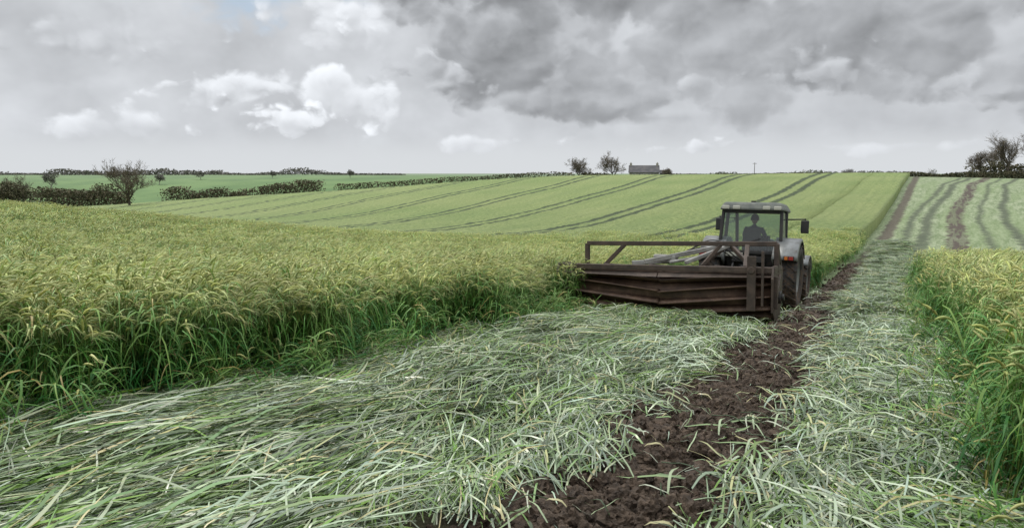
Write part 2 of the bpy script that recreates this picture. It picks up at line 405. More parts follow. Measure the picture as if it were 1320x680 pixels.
for i in range(5):
    bm=bmesh.new(); bmesh.ops.create_icosphere(bm,subdivisions=3,radius=.5)
    for v in bm.verts:
        nrm=v.co.normalized(); v.co*=1+.6*mn.fractal(nrm*1.9+Vector((i*7,0,0)),1,2,3)+.22*mn.noise(nrm*6+Vector((i,0,0))); v.co.z*=.7
    me=bpy.data.meshes.new('soil_clod'); bm.to_mesh(me); bm.free(); me.materials.append(sm); cl.append(bpy.data.objects.new('soil_clod_%d'%i,me))
clods=coll('soil_clods',cl)
k=5200; t=np.concatenate([rng.uniform(2,14,4000),rng.uniform(10,40,1200)]); c=rng.normal(-1.38,.36,k); x,y=ct2xy(c,t)
sz=.012+.090*rng.uniform(0,1,k)**3.4
scatter('soil_clods_scattered',np.stack([x,y,H(x,y)+.055+sz*.1],1),rng.uniform(0,6,(k,3)),sz*1.6,rng.integers(0,5,k),clods)
k=300; t=rng.uniform(2,24,k); c=np.where(rng.uniform(0,1,k)<.5,rng.normal(-2.1,.2,k),rng.normal(-.7,.2,k)); c[:90]=rng.uniform(-2,-.7,90); x,y=ct2xy(c,t)
few=coll('stray_blades',[mat_clump(40+i,6,.9,.12,.45,.22) for i in range(4)])
scatter('stray_straw',np.stack([x,y,H(x,y)+.06],1),np.stack([np.full(k,-.1),np.zeros(k),rng.uniform(0,6,k)],1),rng.uniform(.6,1,k),rng.integers(0,4,k),few,True)

# ------------------------------------------------------------------ solid mesh builder
class MB:
    def __init__(s): s.v=[]; s.f=[]
    def hexa(s,P):
        b=len(s.v); s.v+=[tuple(p) for p in P]
        s.f+=[tuple(b+i for i in q) for q in ((0,3,2,1),(4,5,6,7),(0,1,5,4),(1,2,6,5),(2,3,7,6),(3,0,4,7))]; return s
    def box(s,c,d):
        x,y,z=c; a,b,e=[q/2 for q in d]
        return s.hexa([(x-a,y-b,z-e),(x+a,y-b,z-e),(x+a,y+b,z-e),(x-a,y+b,z-e),(x-a,y-b,z+e),(x+a,y-b,z+e),(x+a,y+b,z+e),(x-a,y+b,z+e)])
    def beam(s,p0,p1,w,h,up=(0,0,1)):
        p0=Vector(p0);p1=Vector(p1); d=(p1-p0).normalized(); u=Vector(up)
        if abs(d.dot(u))>.98: u=Vector((0,1,0))
        sd=d.cross(u).normalized()*w/2; uu=sd.cross(d).normalized()*h/2
        return s.hexa([p0-sd-uu,p0+sd-uu,p1+sd-uu,p1-sd-uu,p0-sd+uu,p0+sd+uu,p1+sd+uu,p1-sd+uu])
    def cyl(s,p0,p1,r0,r1=None,n=20):
        r1=r0 if r1 is None else r1; p0=Vector(p0);p1=Vector(p1); d=(p1-p0).normalized(); a=d.orthogonal().normalized(); q=d.cross(a); b=len(s.v)
        for p,r in ((p0,r0),(p1,r1)):
            for m in range(n):
                an=6.28318*m/n; s.v.append(tuple(p+(a*math.cos(an)+q*math.sin(an))*r))
        for m in range(n): s.f.append((b+m,b+(m+1)%n,b+n+(m+1)%n,b+n+m))
        s.f.append(tuple(b+m for m in range(n))[::-1]); s.f.append(tuple(b+n+m for m in range(n))); return s
    def lathe(s,prof,cx,cy,cz,n=48):
        b=len(s.v); k=len(prof)
        for m in range(n):
            an=6.28318*m/n
            for (xo,r) in prof: s.v.append((cx+xo,cy+r*math.cos(an),cz+r*math.sin(an)))
        for m in range(n):
            for j in range(k-1):
                a=b+m*k+j; e=b+((m+1)%n)*k+j; s.f.append((a,a+1,e+1,e))
        return s
    def obj(s,name,mat,parent,bev=.0,smooth=False):
        o=mesh_obj(name,s.v,s.f,mat,False,parent)
        bm=bmesh.new(); bm.from_mesh(o.data); bmesh.ops.recalc_face_normals(bm,faces=bm.faces); bm.to_mesh(o.data); bm.free()
        if smooth:
            o.data.polygons.foreach_set('use_smooth',[len(p.vertices)==4 for p in o.data.polygons])
        if bev:
            m=o.modifiers.new('b','BEVEL'); m.width=bev; m.segments=2; m.limit_method='ANGLE'; m.angle_limit=math.radians(40)
        return o
def metal(name,c1,c2,mud,rough=.5,metallic=.3,mudamt=.5,scale=4):
    m,nt,bs,out=newmat(name); tc=nt.nodes.new('ShaderNodeTexCoord'); p=tc.outputs['Object']
    a=noise(nt,p,scale,6,.65); b=noise(nt,p,scale*3,5,.7); z=sep(nt,p)[2]
    col=mixc(nt,a.ss(.35,.65),c1,c2); mk=((b*.6+a*.4)-z*.06).ss(.62-mudamt*.3,.72-mudamt*.25)
    col=mixc(nt,mk,col,mud); nt.links.new(col,bs.inputs['Base Color']); inp(nt,bs.inputs['Roughness'],mk*.4+rough); bs.inputs['Metallic'].default_value=metallic*.5
    bump(nt,bs,b,.35,.01); return m
mud=(.085,.058,.04)
m_body=metal('faded_silver_paint',(.19,.20,.20),(.12,.125,.12),(.11,.080,.058),.4,.3,.52)
m_roof=metal('weathered_roof',(.08,.09,.08),(.13,.14,.12),(.08,.08,.05),.6,.1,.3)
m_dark=metal('dark_chassis',(.02,.02,.021),(.035,.033,.03),mud,.55,.3,.5)
m_tyre=metal('rubber_tyre',(.018,.018,.018),(.03,.028,.026),mud,.8,0,.75,6)
m_rim=metal('rim_grey',(.22,.23,.22),(.15,.15,.14),mud,.5,.3,.45)
m_rust=metal('rusty_frame',(.085,.060,.045),(.045,.033,.026),(.135,.10,.075),.6,.4,.25,5)
m_roll=metal('muddy_roller',(.058,.034,.023),(.110,.064,.041),(.17,.12,.082),.6,.3,.40,3)
m_pale=metal('galvanised_arm',(.33,.33,.31),(.22,.21,.19),mud,.5,.5,.25)
def plain(name,c,rough=.5,em=None):
    m,nt,bs,out=newmat(name); p=geo(nt); a=noise(nt,p,12,3,.5)
    nt.links.new(mixc(nt,a,c,tuple(q*.75 for q in c)),bs.inputs['Base Color']); bs.inputs['Roughness'].default_value=rough; return m
m_red=plain('red_lens',(.35,.03,.02),.3); m_or=plain('orange_lens',(.6,.17,.02),.3); m_seat=plain('seat_fabric',(.02,.02,.022),.8); m_white=plain('plate_white',(.5,.5,.42),.5)
m_cloth=plain('navy_workwear',(.03,.04,.06),.9); m_skin=plain('skin',(.38,.22,.16),.55); m_hair=plain('dark_cap',(.02,.02,.025),.8)
gl,nt,bs,out=newmat('cab_glass')
tr_=nt.nodes.new('ShaderNodeBsdfTransparent'); tr_.inputs[0].default_value=(.70,.80,.77,1); gs=nt.nodes.new('ShaderNodeBsdfGlossy'); gs.inputs['Roughness'].default_value=.08
df=nt.nodes.new('ShaderNodeBsdfDiffuse'); df.inputs[0].default_value=(.3,.32,.30,1)
lw=nt.nodes.new('ShaderNodeLayerWeight'); lw.inputs[0].default_value=.25
mx=nt.nodes.new('ShaderNodeMixShader'); mx2=nt.nodes.new('ShaderNodeMixShader'); mx2.inputs[0].default_value=.10
nt.links.new((E(nt,lw.outputs[1])*.7+.08).v,mx.inputs[0]); nt.links.new(tr_.outputs[0],mx.inputs[1]); nt.links.new(gs.outputs[0],mx.inputs[2])
nt.links.new(mx.outputs[0],mx2.inputs[1]); nt.links.new(df.outputs[0],mx2.inputs[2]); nt.links.new(mx2.outputs[0],out.inputs[0])

def empty(name,loc,rot=(0,0,0)):
    e=bpy.data.objects.new(name,None); e.location=loc; e.rotation_euler=rot; scene.collection.objects.link(e); return e
def place(c,t,dt=1.5):
    x,y=ct2xy(c,t); x1,y1=ct2xy(c,t+dt); x0,y0=ct2xy(c,t-dt)
    return (x,y,Hs(x,y)),math.atan((Hs(x1,y1)-Hs(x0,y0))/(2*dt))
YAW=-math.radians(29.15)
loc,pit=place(-3.1,18.1)
TR=empty('tractor',loc,(pit,0,YAW))
def wheel(nm,x,y,r,w,lug,sgn):
    hw=w/2
    MB().lathe([(-hw*.72,r*.60),(-hw*.95,r*.70),(-hw,r*.82),(-hw*.92,r*.93),(-hw*.6,r*.965),(0,r*.975),(hw*.6,r*.965),(hw*.92,r*.93),(hw,r*.82),(hw*.95,r*.70),(hw*.72,r*.60)],x,y,r,56).obj(nm+'_tyre',m_tyre,TR,0,True)
    b=MB()
    for i in range(lug):
        for sd in (-1,1):
            a=6.2832*(i+(.5 if sd>0 else 0))/lug; a2=a+.24; ro=r*.985
            p0=(x+sd*.01,y+ro*math.cos(a),r+ro*math.sin(a)); p1=(x+sd*hw*.96,y+r*.95*math.cos(a2),r+r*.95*math.sin(a2))
            b.beam(p0,p1,.05*r/.85,.055,(0,math.cos(a),math.sin(a)))
    b.obj(nm+'_lugs',m_tyre,TR,.008)
    MB().lathe([(-hw*.72,r*.61),(-hw*.70,r*.57),(-hw*.3,r*.54),(sgn*hw*.25,r*.30),(sgn*hw*.3,r*.0+.02)],x,y,r,40).lathe([(hw*.72,r*.61),(hw*.70,r*.57),(hw*.3,r*.54),(sgn*hw*.28,r*.30)],x,y,r,40).obj(nm+'_rim',m_rim,TR,0,True)
    h=MB().cyl((x,y,r),(x+sgn*hw*.55,y,r),r*.16)
    for i in range(8):
        a=.785*i; h.cyl((x+sgn*hw*.2,y+r*.22*math.cos(a),r+r*.22*math.sin(a)),(x+sgn*hw*.4,y+r*.22*math.cos(a),r+r*.22*math.sin(a)),.018,n=8)
    h.obj(nm+'_hub',m_rim,TR,0)
wheel('rear_left_wheel',-.92,0,.84,.52,20,-1); wheel('rear_right_wheel',.92,0,.84,.52,20,1)
wheel('front_left_wheel',-.92,2.65,.62,.42,18,-1); wheel('front_right_wheel',.92,2.65,.62,.42,18,1)
MB().cyl((-.7,0,.84),(.7,0,.84),.15).cyl((-.75,2.65,.62),(.75,2.65,.62),.09).box((0,.35,.85),(.5,1.5,.55)).box((0,2.1,.85),(.42,2.2,.4)).box((0,3.35,.85),(.6,.4,.5)).box((0,-.42,.85),(.36,.2,.5)).obj('chassis',m_dark,TR,.03)
MB().hexa([(-.38,1.25,1.05),(.38,1.25,1.05),(.33,3.45,1.0),(-.33,3.45,1.0),(-.36,1.25,1.78),(.36,1.25,1.78),(.28,3.35,1.52),(-.28,3.35,1.52)]).obj('bonnet',m_body,TR,.09)
MB().box((0,3.46,1.22),(.5,.04,.36)).obj('grille',m_dark,TR,.01)
MB().hexa([(-.55,-.30,.98),(.55,-.30,.98),(.50,1.2,.98),(-.50,1.2,.98),(-.62,-.42,1.42),(.62,-.42,1.42),(.56,1.25,1.30),(-.56,1.25,1.30)]).obj('cab_base',m_dark,TR,.03)
cor={'rl':((-.74,-.42,1.42),(-.70,-.30,2.48)),'rr':((.74,-.42,1.42),(.70,-.30,2.48)),'fl':((-.60,1.25,1.30),(-.64,1.10,2.48)),'fr':((.60,1.25,1.30),(.64,1.10,2.48)),'ml':((-.78,.32,1.1),(-.72,.38,2.48)),'mr':((.78,.32,1.1),(.72,.38,2.48))}
b=MB()
for k_,(a_,c_) in cor.items(): b.beam(a_,c_,.075,.085)
b.beam((-.76,-.43,1.43),(.76,-.43,1.43),.07,.09).beam((-.60,1.26,1.33),(.60,1.26,1.33),.06,.07).beam((-.72,-.30,2.44),(.72,-.30,2.44),.06,.08).beam((-.74,-.42,1.44),(-.78,.32,1.40),.06,.06).beam((.74,-.42,1.44),(.78,.32,1.40),.06,.06)
b.beam((-.78,.32,1.12),(-.60,1.25,1.32),.06,.06).beam((.78,.32,1.12),(.60,1.25,1.32),.06,.06).obj('cab_frame',m_dark,TR,.015)
def quad(nm,P,mat): return mesh_obj(nm,[tuple(p) for p in P],[(0,1,2,3)],mat,False,TR)
quad('rear_window',[(-.70,-.405,1.48),(.70,-.405,1.48),(.665,-.30,2.42),(-.665,-.30,2.42)],gl)
quad('right_rear_window',[(.765,-.38,1.46),(.785,.30,1.42),(.725,.36,2.44),(.705,-.26,2.44)],gl)
quad('left_rear_window',[(-.765,-.38,1.46),(-.785,.30,1.42),(-.725,.36,2.44),(-.705,-.26,2.44)],gl)
quad('right_door_glass',[(.785,.36,1.14),(.615,1.2,1.34),(.65,1.08,2.44),(.728,.42,2.44)],gl)
quad('left_door_glass',[(-.785,.36,1.14),(-.615,1.2,1.34),(-.65,1.08,2.44),(-.728,.42,2.44)],gl)
quad('windscreen',[(-.57,1.255,1.37),(.57,1.255,1.37),(.61,1.10,2.42),(-.61,1.10,2.42)],gl)
MB().hexa([(-.80,-.46,2.475),(.80,-.46,2.475),(.74,1.30,2.475),(-.74,1.30,2.475),(-.70,-.36,2.68),(.70,-.36,2.68),(.62,1.15,2.70),(-.62,1.15,2.70)]).obj('cab_roof',m_roof,TR,.06)
b=MB()
for x_ in (-.62,-.36,.36,.62): b.box((x_,-.465,2.54),(.17,.05,.09))
b.obj('roof_work_lights',m_white,TR,.015)
MB().beam((-.5,-.44,1.5),(.25,-.40,1.78),.02,.02).beam((-.25,-.415,1.60),(-.25,-.415,1.66),.3,.02).obj('rear_wiper',m_dark,TR)
MB().cyl((.0,-.2,2.68),(.0,-.2,2.72),.06).obj('roof_vent',m_dark,TR)
for sg,nm in ((-1,'left_fender'),(1,'right_fender')):
    v=[];f=[];n=16; x0,x1_=sg*.60,sg*1.15; A0,A1=30,122
    for i in range(n+1):
        a=math.radians(A0+A1*i/n); r0=.96
        for (xx,rr) in ((x0,r0),(x1_,r0),(x1_+sg*.01,r0-.07)):
            v.append((xx,rr*math.cos(a),.84+rr*math.sin(a)))
    for i in range(n):
        for j in range(2): a=3*i+j; f.append((a,a+1,a+4,a+3))
    b0=len(v)
    for i in range(n+1):
        a=math.radians(A0+A1*i/n); v.append((x0,.96*math.cos(a),.84+.96*math.sin(a))); v.append((x0,.55*math.cos(a),.84+.5*math.sin(a)))
    for i in range(n): a=b0+2*i; f.append((a,a+1,a+3,a+2))
    o=mesh_obj(nm,v,f,m_body,True,TR); md=o.modifiers.new('s','SOLIDIFY'); md.thickness=.025
    MB().box((sg*1.0,-.90,1.34),(.24,.07,.11)).obj(nm+'_lamp_housing',m_dark,TR,.01)
    MB().box((sg*1.05,-.942,1.34),(.10,.02,.08)).obj(nm+'_tail_lamp',m_red,TR,.005)
    MB().box((sg*.94,-.942,1.34),(.07,.02,.08)).obj(nm+'_indicator',m_or,TR,.005)
    v=[];f=[]
    for i in range(11):
        a=math.radians(25+115*i/10)
        for xx in (sg*.72,sg*1.14): v.append((xx,2.65+.70*math.cos(a),.62+.70*math.sin(a)))
    for i in range(10): f.append((2*i,2*i+1,2*i+3,2*i+2))
    o=mesh_obj('front_'+nm,v,f,m_body,True,TR); md=o.modifiers.new('s','SOLIDIFY'); md.thickness=.02
b=MB()
for sg in (-1,1):
    b.cyl((sg*.66,1.1,2.30),(sg*1.10,1.15,2.32),.018,n=8).cyl((sg*1.10,1.15,2.34),(sg*1.10,1.15,2.0),.018,n=8)
b.obj('mirror_arms',m_dark,TR)
b=MB()
for sg in (-1,1): b.box((sg*1.10,1.12,2.12),(.20,.06,.34))
b.obj('mirrors',m_dark,TR,.025)
MB().cyl((.52,1.5,1.2),(.52,1.5,2.05),.06).cyl((.52,1.5,2.05),(.55,1.42,2.62),.04).obj('exhaust',m_dark,TR)
MB().box((.72,.95,.80),(.36,.8,.42)).box((-.72,.95,.80),(.36,.8,.42)).obj('fuel_tanks',m_dark,TR,.05)
MB().box((.90,.85,.52),(.28,.36,.03)).box((.90,.85,.80),(.28,.36,.03)).beam((1.03,.68,.5),(1.03,.68,1.0),.03,.03).obj('cab_steps',m_dark,TR)
MB().beam((-.38,-.35,.75),(-.42,-1.15,.62),.07,.09).beam((.38,-.35,.75),(.42,-1.15,.62),.07,.09).beam((0,-.45,1.15),(0,-1.1,1.2),.06,.06).beam((-.35,-.3,1.3),(-.4,-.85,.72),.05,.05).beam((.35,-.3,1.3),(.4,-.85,.72),.05,.05).box((0,-.42,1.25),(.8,.16,.14)).cyl((0,-.5,.75),(0,-1.1,.75),.06).obj('rear_linkage',m_dark,TR,.01)
MB().box((-.35,-.47,1.36),(.42,.02,.10)).obj('number_plate',m_white,TR,.0)
MB().box((0,.15,1.40),(.5,.5,.14)).hexa([(-.25,-.12,1.45),(.25,-.12,1.45),(.25,.0,1.45),(-.25,.0,1.45),(-.21,-.22,2.03),(.21,-.22,2.03),(.21,-.12,2.03),(-.21,-.12,2.03)]).box((0,.2,1.22),(.35,.35,.25)).obj('seat',m_seat,TR,.05)
MB().box((0,1.02,1.55),(.5,.28,.6)).cyl((0,.9,1.6),(0,.70,1.84),.03).obj('steering_column',m_seat,TR,.02)
bpy.ops.mesh.primitive_torus_add(major_radius=.19,minor_radius=.016,location=(0,0,0),major_segments=28,minor_segments=8)
o=bpy.context.object; o.name='steering_wheel'; o.parent=TR; o.location=(0,.68,1.86); o.rotation_euler=(math.radians(40),0,0); o.data.materials.append(m_seat)
DR=empty('driver',(0,0,0)); DR.parent=TR
def skin(nm,J,Eg,Rr,mat,sub=2):
    me=bpy.data.meshes.new(nm); me.from_pydata(J,Eg,[]); o=bpy.data.objects.new(nm,me); scene.collection.objects.link(o); o.parent=DR
    md=o.modifiers.new('sk','SKIN'); md.use_smooth_shade=True
    for i,r in enumerate(Rr): me.skin_vertices[0].data[i].radius=(r,r) if not isinstance(r,tuple) else r
    me.skin_vertices[0].data[0].use_root=True
    s_=o.modifiers.new('sub','SUBSURF'); s_.levels=sub; s_.render_levels=sub; me.materials.append(mat); return o
J=[(0,.14,1.56),(0,.10,1.78),(0,.09,1.98),(0,.11,2.08),(0,.13,2.15)]
Eg=[(0,1),(1,2),(2,3),(3,4)]; Rr=[(.17,.13),(.16,.12),(.17,.12),(.07,.07),(.055,.055)]
for sg in (-1,1):
    b=len(J); J+=[(sg*.19,.10,2.02),(sg*.27,.24,1.82),(sg*.17,.52,1.90)]; Eg+=[(2,b),(b,b+1),(b+1,b+2)]; Rr+=[.07,.05,.036]
    b=len(J); J+=[(sg*.11,.30,1.55),(sg*.17,.62,1.56),(sg*.16,.74,1.22),(sg*.16,.88,1.16)]; Eg+=[(0,b),(b,b+1),(b+1,b+2),(b+2,b+3)]; Rr+=[.09,.07,.05,.045]
skin('body',J,Eg,Rr,m_cloth)
for sg in (-1,1):
    J=[(sg*.17,.53,1.905),(sg*.165,.58,1.92),(sg*.16,.61,1.93)]; Eg=[(0,1),(1,2)]; Rr=[.03,.035,.03]
    for q in range(4):
        b=len(J); off=(q-1.5)*.02; L=.03+.006*(1.5-abs(q-1.5)); J+=[(sg*(.16+off),.635,1.935),(sg*(.16+off),.635+L,1.925),(sg*(.16+off),.64+L*.7,1.895)]; Eg+=[(2,b),(b,b+1),(b+1,b+2)]; Rr+=[.009,.009,.008]
    b=len(J); J+=[(sg*.125,.60,1.92),(sg*.115,.63,1.90)]; Eg+=[(1,b),(b,b+1)]; Rr+=[.011,.009]
    skin('hand',J,Eg,Rr,m_skin,1)
bm=bmesh.new(); bmesh.ops.create_uvsphere(bm,u_segments=28,v_segments=20,radius=.115)
for v in bm.verts:
    v.co.x*=.80; v.co.z*=1.12
    if v.co.z<-.03: v.co.x*=.85
    if v.co.y>.08 and abs(v.co.x)<.02 and -.035<v.co.z<.02: v.co.y+=.022
    if v.co.y>.07 and abs(abs(v.co.x)-.035)<.015 and abs(v.co.z-.01)<.015: v.co.y-=.012
me=bpy.data.meshes.new('head'); bm.to_mesh(me); bm.free(); me.materials.append(m_skin); hd=bpy.data.objects.new('head',me); scene.collection.objects.link(hd); hd.parent=DR; hd.location=(0,.14,2.27)
me.polygons.foreach_set('use_smooth',[True]*len(me.polygons))
bm=bmesh.new(); bmesh.ops.create_uvsphere(bm,u_segments=28,v_segments=20,radius=.124)
bmesh.ops.delete(bm,geom=[v for v in bm.verts if v.co.z<.02 and not (v.co.y<-.02 and v.co.z>-.05)],context='VERTS')
for v in bm.verts: v.co.x*=.82; v.co.z*=1.08
me=bpy.data.meshes.new('cap'); bm.to_mesh(me); bm.free(); me.materials.append(m_hair); o=bpy.data.objects.new('cap',me); scene.collection.objects.link(o); o.parent=DR; o.location=(0,.14,2.275)
MB().box((0,.275,2.315),(.15,.09,.012)).obj('cap_peak',m_hair,DR,.004)
MB().box((-.098,.14,2.265),(.02,.035,.06)).box((.098,.14,2.265),(.02,.035,.06)).obj('ears',m_skin,DR,.006)

# ---- roller crimper implement
IC,IT=-4.3,14.65
loc,pit=place(IC,IT)
xa,ya=ct2xy(-6.5,IT); xb,yb=ct2xy(-2.2,IT); roll=-math.atan((Hs(xb,yb)-Hs(xa,ya))/4.3)
IM=empty('roller_crimper',loc,(pit,roll,YAW))
HW=2.33; RC=.49; zc=.55
MB().cyl((-HW+.02,0,zc),(HW-.02,0,zc),RC-.14,n=40).obj('drum',m_roll,IM,0,True)
v=[];f=[]; nb=12; seg=24
for i in range(nb):
    for hs in (-1,1):
        prev=None
        for j in range(seg+1):
            q=j/seg; xx=hs*q*(HW-.03); a=6.2832*i/nb-.50*q+.3
            rin=RC-.15; ro=RC+.03
            cur_=[(xx,rin*math.cos(a),zc+rin*math.sin(a)),(xx,ro*math.cos(a+.10),zc+ro*math.sin(a+.10))]
            b0=len(v); v+=cur_
            if prev is not None: f.append((prev,prev+1,b0+1,b0))
            prev=b0
o=mesh_obj('crimping_blades',v,f,m_roll,True,IM); md=o.modifiers.new('s','SOLIDIFY'); md.thickness=.028
b=MB()
for sg in (-1,1):
    b.hexa([(sg*.01,-.56,.93),(sg*HW,-.52,.98),(sg*HW,-.49,.99),(sg*.01,-.53,.94),(sg*.01,-.44,1.04),(sg*HW,-.40,1.05),(sg*HW,-.37,1.05),(sg*.01,-.41,1.04)])
b.obj('hood_boards',m_rust,IM,.01)
MB().beam((-HW-.05,-.42,1.12),(HW+.05,-.42,1.12),.13,.12).obj('rear_beam',m_rust,IM,.015)
MB().beam((-HW+.06,.62,1.02),(HW-.05,.62,1.02),.15,.15).obj('front_beam',m_rust,IM,.015)
for sg,nm in ((-1,'left_end_plate'),(1,'right_end_plate')):
    x0=sg*(HW+.02)
    P=[(-.58,.28),(-.30,.10),(.30,.10),(.66,.50),(.70,1.10),(.40,1.20),(-.48,1.20),(-.60,.95)]
    v=[(x0-.02,a,b_) for a,b_ in P]+[(x0+.02,a,b_) for a,b_ in P]; n=len(P)
    f=[tuple(range(n))[::-1],tuple(range(n,2*n))]+[(i,(i+1)%n,n+(i+1)%n,n+i) for i in range(n)]
    mesh_obj(nm,v,f,m_rust,False,IM)
    MB().cyl((x0,0,zc),(x0+sg*.10,0,zc),.13).cyl((x0+sg*.10,0,zc),(x0+sg*.15,0,zc),.07).obj(nm+'_bearing',m_dark,IM,.01)
    MB().beam((x0+sg*.05,-.42,1.0),(x0+sg*.05,-.42,.35),.07,.10).beam((x0+sg*.05,.1,1.0),(x0+sg*.05,-.42,.55),.05,.07).obj(nm+'_brace',m_rust,IM,.01)
b=MB(); UL,UR=-HW+.45,HW+.0; zu=1.64
b.beam((UL,.10,zu),(UR,.10,zu),.11,.10)
b.beam((UL,.10,zu+.0),(UL,.10,1.05),.10,.10,(0,1,0)).beam((UR,.10,zu),(UR,.10,1.05),.10,.10,(0,1,0))
b.beam((UR,.10,zu),(UR,.62,1.06),.08,.08)
b.beam((-HW,-.36,1.14),(-HW,.62,1.12),.09,.09).beam((HW,-.36,1.14),(HW,.62,1.12),.09,.09)
b.beam((UL,.06,1.08),(UL,-.40,1.14),.07,.07)
b.beam((-.95,.10,zu-.02),(-1.40,.0,1.14),.09,.09).beam((1.2,.10,zu-.02),(.85,-.1,1.16),.08,.08).beam((1.75,.10,zu-.02),(1.80,-.38,1.16),.09,.09).beam((-.2,-.36,1.16),(-.2,.6,1.10),.08,.08).beam((-1.25,-.36,1.16),(-1.25,.6,1.10),.08,.08).beam((1.2,-.36,1.16),(1.2,.6,1.10),.08,.08)
b.obj('upper_frame',m_rust,IM,.012)
MB().beam((1.95,-.56,1.40),(1.95,-.56,.30),.17,.06,(0,1,0)).beam((2.16,-.54,1.5),(2.16,-.54,.4),.05,.05,(0,1,0)).cyl((1.95,-.62,1.12),(1.95,-.50,1.12),.07).obj('parking_stand',m_rust,IM,.008)
b=MB(); hx=1.2
b.beam((hx-.42,.68,.66),(hx-.42,.68,1.25),.09,.09,(0,1,0)).beam((hx+.42,.68,.66),(hx+.42,.68,1.25),.09,.09,(0,1,0)).beam((hx-.42,.68,1.25),(hx,1.0,1.62),.08,.08).beam((hx+.42,.68,1.25),(hx,1.0,1.62),.08,.08)
b.beam((hx-.42,.68,.66),(hx-.42,2.2,.66),.08,.08).beam((hx+.42,.68,.66),(hx+.42,2.2,.66),.08,.08)
b.obj('headstock',m_rust,IM,.012)
b=MB().beam((-.35,-.30,1.24),(hx-.05,1.0,1.60),.09,.10).beam((-.75,.0,1.20),(.10,.35,1.25),.14,.10).beam((.55,-.30,1.24),(hx+.02,1.0,1.60),.07,.08).cyl((.2,-.25,1.24),(1.0,.9,1.40),.035).beam((hx,1.0,1.60),(hx,2.3,1.28),.06,.06)
b.obj('draft_arms',m_pale,IM,.012)
MB().box((.05,.2,1.30),(.34,.26,.16)).cyl((-.3,.2,1.34),(.0,.2,1.34),.06).obj('hydraulic_block',m_pale,IM,.02)
cv=bpy.data.curves.new('hydraulic_hoses','CURVE'); cv.dimensions='3D'; cv.bevel_depth=.014
for q in range(3):
    sp=cv.splines.new('BEZIER'); sp.bezier_points.add(2)
    for i,pp in enumerate([(.1+.08*q,.3,1.38),(.7+.05*q,1.2,1.55+.08*q),(hx-.1+.08*q,2.35,1.22)]):
        bp=sp.bezier_points[i]; bp.co=pp; bp.handle_left_type=bp.handle_right_type='AUTO'
o=bpy.data.objects.new('hydraulic_hoses',cv); cv.materials.append(m_dark); scene.collection.objects.link(o); o.parent=IM

# ------------------------------------------------------------------ vegetation at the horizon
def vegmat(name,c1,c2,rough=.9):
    m,nt,bs,out=newmat(name); p=geo(nt); a=noise(nt,p,.7,4,.6)
    nt.links.new(mixc(nt,a.ss(.35,.65),c1,c2),bs.inputs['Base Color']); bs.inputs['Roughness'].default_value=rough; return m
m_bark=vegmat('bare_bark',(.055,.045,.035),(.10,.083,.063)); m_hedge=vegmat('hedge_mat',(.055,.060,.028),(.125,.108,.062)); m_far=vegmat('hazed_distant_woods',(.17,.19,.16),(.25,.25,.22)); m_twig=vegmat('twigs',(.09,.075,.055),(.15,.125,.09))  # m_far is paled: haze over the distant woods put into its colour
def bare_tree(name,x,y,h,seed,spread=.9,dens=1.0,tw=.05,trunk=.12,tint=None,leaf=0):
    rd=random.Random(seed); V=[];F=[];M=[]
    def prism(p0,p1,r0,r1,n,mi):
        d=(p1-p0)
        if d.length<1e-4: return
        d.normalize(); a=d.orthogonal().normalized(); q=d.cross(a); b=len(V)
        for p,r in ((p0,r0),(p1,r1)):
            for m in range(n): an=6.2832*m/n; V.append(tuple(p+(a*math.cos(an)+q*math.sin(an))*r))
        for m in range(n): F.append((b+m,b+(m+1)%n,b+n+(m+1)%n,b+n+m)); M.append(mi)
    def grow(p,d,L,r,lev):
        n=3; pts=[p]; dd=d.copy()
        for i in range(n):
            dd=(dd+Vector((rd.uniform(-.22,.22),rd.uniform(-.22,.22),rd.uniform(-.05,.16)))).normalized(); q=pts[-1]+dd*L/n; prism(pts[-1],q,r*(1-.22*i),r*(1-.22*(i+1)),6 if lev<2 else 3,0 if lev<4 else 1); pts.append(q)
        if lev>=5:
            for _ in range(int(3*dens)):
                b0=pts[rd.randrange(1,4)]; dv=(dd+Vector((rd.uniform(-1,1),rd.uniform(-1,1),rd.uniform(-.7,.9)))).normalized(); e=b0+dv*L*rd.uniform(.5,1); sd=dv.orthogonal().normalized()*tw*.5; b=len(V); V.extend([tuple(b0-sd),tuple(b0+sd),tuple(e)]); F.append((b,b+1,b+2)); M.append(1)
            return
        kids=rd.choice([3,4,4]) if lev else 5
        for i in range(kids):
            st=pts[-1] if i==0 else pts[rd.randrange(1 if lev else 2,4)]
            an=rd.uniform(0,6.283); tilt=rd.uniform(.35,1.0)*spread if i else rd.uniform(.05,.35)
            a=dd.orthogonal().normalized(); q=dd.cross(a); nd=(dd*math.cos(tilt)+(a*math.cos(an)+q*math.sin(an))*math.sin(tilt)); nd.z+=.12; nd.normalize()
            grow(st,nd,L*rd.uniform(.62,.85),r*.55,lev+1)
    z=Hs(x,y); grow(Vector((0,0,-.3)),Vector((rd.uniform(-.06,.06),0,1)),h*.27,h*.03*(trunk/.12),0)
    zs=max(v[2] for v in V); k=h/zs; V=[(v[0]*k,v[1]*k,v[2]*k) for v in V]
    me=bpy.data.meshes.new(name); me.from_pydata(V,[],F); me.materials.append(m_bark if not tint else tint); me.materials.append(m_twig if not tint else tint)
    me.polygons.foreach_set('material_index',M); o=bpy.data.objects.new(name,me); o.location=(x,y,z); scene.collection.objects.link(o); return o
def pxu(px): return (px-660)/880*1.0/.985
def at(px,Y): return pxu(px)*Y,Y
m_ft=vegmat('hazy_twigs',(.13,.13,.11),(.19,.18,.16))  # paler bark and twigs, distance haze painted into the colour
